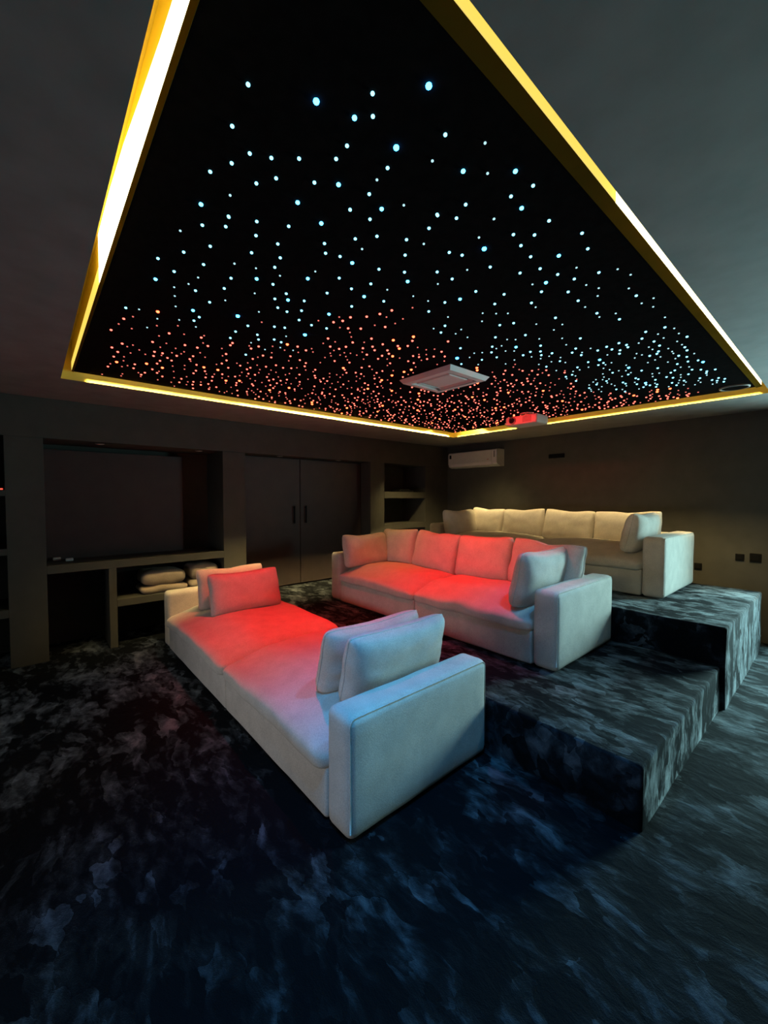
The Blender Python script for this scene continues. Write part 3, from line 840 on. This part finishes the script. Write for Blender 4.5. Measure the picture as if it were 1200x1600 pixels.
def sofa(label, x0, x1, y0, y1, zb, splits, back, seed):
    s = thing('sofa', label, 'sofa', ((x0 + x1) / 2, (y0 + y1) / 2, zb), 'sofas on the carpeted steps')
    arm_w, arm_h, r = 0.19, 0.575, 0.042
    yb = y1 - (0.20 if back else 0.0)
    cuts = [x0 + arm_w] + list(splits) + [x1 - arm_w]
    for k in range(len(cuts) - 1):
        adopt(s, soft_box('base', (cuts[k] + 0.002, y0 + 0.004, zb + 0.006), (cuts[k + 1] - 0.002, yb + 0.01, zb + 0.262), 0.02, M['fabric'],
                          n=(14, 8, 4), amp=0.003, seed=seed + k))
        adopt(s, soft_box('seat_cushion', (cuts[k] - 0.004, y0 - 0.024, zb + 0.248), (cuts[k + 1] + 0.004, yb + 0.005, zb + 0.435), 0.07, M['fabric'],
                          n=(22, 14, 2), amp=0.006, nscale=4.0, shape=seat_shape(seed + k * 3.7), seed=seed + k))
    for (a0, a1, sg) in ((x0, x0 + arm_w, -1), (x1 - arm_w, x1, 1)):
        arm = soft_box('arm', (a0, y0, zb + 0.004), (a1, y1, zb + arm_h), r, M['fabric'], n=(4, 14, 9), amp=0.0035, seed=seed + sg)
        adopt(s, arm)
        pp = tube('piping', piping_path(a1 if sg > 0 else a0, y0, y1, zb + 0.045, zb + arm_h, r, sg), 0.0035, M['fabric'], n=6)
        adopt(arm, pp)
    if back:
        mid = splits[0]
        for (b0, b1) in ((x0 + arm_w, mid), (mid, x1 - arm_w)):
            adopt(s, soft_box('backrest', (b0 - 0.002, y1 - 0.20, zb + 0.006), (b1 + 0.002, y1, zb + arm_h - 0.02), 0.05, M['fabric'], n=(12, 3, 8), amp=0.004, seed=seed))
    for fx in (x0 + 0.08, x1 - 0.08):
        for fy in (y0 + 0.08, y1 - 0.08):
            adopt(s, box('foot', (fx - 0.03, fy - 0.03, zb - 0.001), (fx + 0.03, fy + 0.03, zb + 0.012), M['black']))
    return s

sofa('pale low daybed sofa with two end arms standing on the floor in front', -4.72, -1.412, 1.025, 2.055, 0.0, [-2.94], False, 1.0)
sofa('pale sofa on the lower carpeted step, middle of the three sofas', -4.135, -1.312, 2.735, 3.735, Z1, [-2.715], True, 5.0)
sofa('pale sofa on the upper carpeted step against the back wall', -4.03, -1.105, 4.375, 5.445, Z2, [-2.56], True, 9.0)

# ================================================================== loose cushions
def cushion(label, loc, w_, h_, t_, yaw=0.0, lean=14.0, roll=0.0, seed=0.0, group=None):
    N, K = 26, 20
    rnd = random.Random(seed)
    verts, faces = [], []
    def outline(u, v_):
        x = w_ / 2 * u * (1 - 0.03 * (1 - v_ * v_) * abs(u) ** 3 - 0.05 * (u * v_) ** 6)
        z = h_ / 2 * v_ * (1 - 0.04 * (1 - u * u) * abs(v_) ** 3 - 0.08 * (u * v_) ** 6)
        z -= 0.022 * (1 - abs(u)) * max(0.0, v_) * (1 + 0.8 * noise.noise(Vector((u * 1.5 + seed, seed, 0))))
        x += 0.010 * noise.noise(Vector((v_ * 2, seed, 4.0))) * abs(u)
        return x, z
    front = {}
    ring = []
    for side in (0, 1):
        sg = -1 if side == 0 else 1
        for i in range(N + 1):
            for j in range(K + 1):
                u = -math.cos(math.pi * i / N) * 0.45 + (-1 + 2 * i / N) * 0.55
                v_ = -math.cos(math.pi * j / K) * 0.45 + (-1 + 2 * j / K) * 0.55
                border = i in (0, N) or j in (0, K)
                if side == 1 and border:
                    continue
                x, z = outline(u, v_)
                th = t_ / 2 * ((1 - abs(u) ** 4) ** 0.42) * ((1 - abs(v_) ** 4) ** 0.42) if not border else 0
                th *= 1 - 0.13 * v_
                e = max(abs(u), abs(v_))
                ef = max(0.0, e - 0.35) * (1 - e) * 4
                ang = math.atan2(v_, u)
                th += ef * 0.017 * (noise.noise(Vector((math.cos(ang) * 4 + seed, math.sin(ang) * 4, sg * 2.0 + u))) +
                                    0.5 * noise.noise(Vector((math.cos(ang) * 9 + seed, math.sin(ang) * 9, sg * 5.0))))
                th += 0.012 * noise.noise(Vector((u * 1.8 + seed, v_ * 1.8, sg * 3.0))) * (1 - e)
                front[(side, i, j)] = len(verts)
                verts.append((x, sg * th, z))
        for i in range(N):
            for j in range(K):
                def g(a, b_):
                    if side == 1 and (a in (0, N) or b_ in (0, K)):
                        return front[(0, a, b_)]
                    return front[(side, a, b_)]
                q = (g(i, j), g(i + 1, j), g(i + 1, j + 1), g(i, j + 1))
                faces.append(q if side == 0 else q[::-1])
    o = link_mesh('cushion', verts, faces, M['pillow'], smooth=True)
    bord = [front[(0, i, 0)] for i in range(N)] + [front[(0, N, j)] for j in range(K)] + \
           [front[(0, i, K)] for i in range(N, 0, -1)] + [front[(0, 0, j)] for j in range(K, 0, -1)]
    tube('piping', [verts[k] for k in bord], 0.0032, M['pillow'], parent=o, n=5, closed=True)
    o.location = loc
    o.rotation_euler = (-math.radians(lean), math.radians(roll), math.radians(yaw))
    return tag(o, label, 'cushion', group)

S1 = 0.445
g1 = 'cushions on the front daybed'
cushion('bluish cushion leaning on the near arm of the front daybed', (-1.735, 1.60, S1 + 0.180), 0.76, 0.40, 0.20, -90, 13, 0, 1.3, g1)
cushion('lavender cushion behind the one at the near arm of the front daybed', (-1.925, 1.565, S1 + 0.175), 0.74, 0.40, 0.19, -90, 15, 0, 2.6, g1)
cushion('coral cushion tucked against the far arm of the front daybed', (-4.22, 1.565, S1 + 0.185), 0.70, 0.42, 0.20, 90, 14, 0, 3.9, g1)
cushion('front coral cushion on the far red seat of the daybed', (-3.95, 1.60, S1 + 0.175), 0.72, 0.42, 0.21, 90, 18, 0, 5.2, g1)

zs = Z1 + 0.445
g2 = 'cushions on the middle sofa'
cushion('orange-lit cushion leaning on the far arm of the middle sofa', (-3.84, 3.05, zs + 0.165), 0.66, 0.40, 0.19, 90, 12, 0, 6.1, g2)
for k, (x0, x1, lab) in enumerate([(-3.96, -3.36, 'brownish cushion in the back corner of the middle sofa'),
                                   (-3.36, -2.73, 'red back cushion of the middle sofa, second from the far corner'),
                                   (-2.73, -2.09, 'bright red back cushion of the middle sofa, third from the far corner'),
                                   (-2.10, -1.43, 'pink-red back cushion of the middle sofa, partly behind the arm cushion')]):
    cushion(lab, ((x0 + x1) / 2, 3.425, zs + 0.185), x1 - x0 + 0.005, 0.46, 0.20, 0, 13, (-3, 2.5, -2, 2.5)[k], 7.3 + k * 1.7, g2)
cushion('lavender-grey cushion leaning on the near arm of the middle sofa', (-1.63, 3.09, zs + 0.165), 0.72, 0.45, 0.20, -90, 11, 0, 14.2, g2)

zs = Z2 + 0.445
g3 = 'cushions on the back sofa'
cushion('tan cushion leaning on the far arm of the back sofa', (-3.735, 4.72, zs + 0.145), 0.68, 0.38, 0.19, 90, 12, 0, 16.1, g3)
for k, (x0, x1, lab) in enumerate([(-3.83, -3.27, 'golden tan cushion in the back corner of the back sofa'),
                                   (-3.27, -2.66, 'golden tan back cushion of the back sofa, second from the far corner'),
                                   (-2.66, -2.03, 'golden tan back cushion of the back sofa, third from the far corner'),
                                   (-2.03, -1.33, 'golden tan back cushion of the back sofa, nearest its near arm')]):
    cushion(lab, ((x0 + x1) / 2, 5.125, zs + 0.145), x1 - x0 + 0.005, 0.42, 0.20, 0, 13, (2, -2.2, 2, -1.5)[k], 18.3 + k * 1.9, g3)
cushion('grey-tan cushion leaning on the near arm of the back sofa', (-1.415, 4.74, zs + 0.150), 0.70, 0.41, 0.20, -90, 12, 0, 27.0, g3)

# ================================================================== things on the shelves
def duvet(label, y0, y1, z0, hts, x0, x1, seed):
    d = thing('folded_duvet', label, 'duvet', ((x0 + x1) / 2, (y0 + y1) / 2, z0), 'folded duvets on the low shelf')
    z = z0
    for k, hh in enumerate(hts):
        def shp(p, h, k=k):
            q = p.copy()
            u = p.y / h[1]
            q.z *= 1 - 0.22 * abs(u) ** 2
            q.z += 0.012 * noise.noise(Vector((p.x * 7 + seed, p.y * 9, k * 3.0)))
            q.x += 0.018 * noise.noise(Vector((p.y * 8 + seed, p.z * 6, k)))
            return q
        ins = 0.015 * k
        adopt(d, soft_box('fold', (x0, y0 + ins, z), (x1 - ins * 0.5, y1 - ins, z + hh), min(hh * 0.47, 0.06), M['duvet'], n=(12, 16, 2), amp=0.006, nscale=9, shape=shp, seed=seed + k))
        z += hh * 0.93
    return d
duvet('folded beige duvet on the low shelf behind the daybed arm', 0.87, 1.34, 0.492, (0.085, 0.165), -5.36, -4.97, 2.0)
duvet('crumpled beige duvet on the low shelf, partly hidden by the coral cushion', 1.36, 1.715, 0.492, (0.10, 0.18), -5.34, -4.98, 5.0)

k1 = thing('small_pale_box', 'tiny pale box on the long shelf, left of two', 'box', (-5.30, 0.180, 0.905))
adopt(k1, soft_box('case', (-5.33, 0.150, 0.9045), (-5.27, 0.215, 0.936), 0.008, M['ivory'], n=(3, 3, 2), amp=0.001))
adopt(k1, box('lid_seam', (-5.331, 0.149, 0.924), (-5.2695, 0.216, 0.926), M['grey']))
k2 = thing('small_pale_box', 'tiny pale box on the long shelf, right of two', 'box', (-5.20, 0.275, 0.905))
adopt(k2, soft_box('case', (-5.24, 0.245, 0.9045), (-5.17, 0.310, 0.932), 0.008, M['ivory'], n=(3, 3, 2), amp=0.001))
adopt(k2, box('lid_seam', (-5.241, 0.244, 0.921), (-5.1695, 0.311, 0.923), M['grey']))

rt = thing('media_box', 'black device with a red light on the leftmost shelves', 'device', (-5.02, -0.29, 1.615))
adopt(rt, box('case', (-5.10, -0.38, 1.6145), (-4.965, -0.195, 1.632), M['black'], bevel=0.004))
adopt(rt, box('indicator', (-4.966, -0.30, 1.619), (-4.963, -0.19, 1.629), M['led_red']))

db = thing('dark_box', 'flat dark box on the upper shelf in the back corner', 'box', (-5.05, 4.85, 1.64))
adopt(db, soft_box('case', (-5.20, 4.66, 1.6395), (-4.97, 5.00, 1.675), 0.012, M['black'], n=(3, 4, 2), amp=0.002))
adopt(db, soft_box('lid', (-5.17, 4.72, 1.670), (-5.00, 4.93, 1.692), 0.008, M['black'], n=(3, 4, 2), amp=0.002))
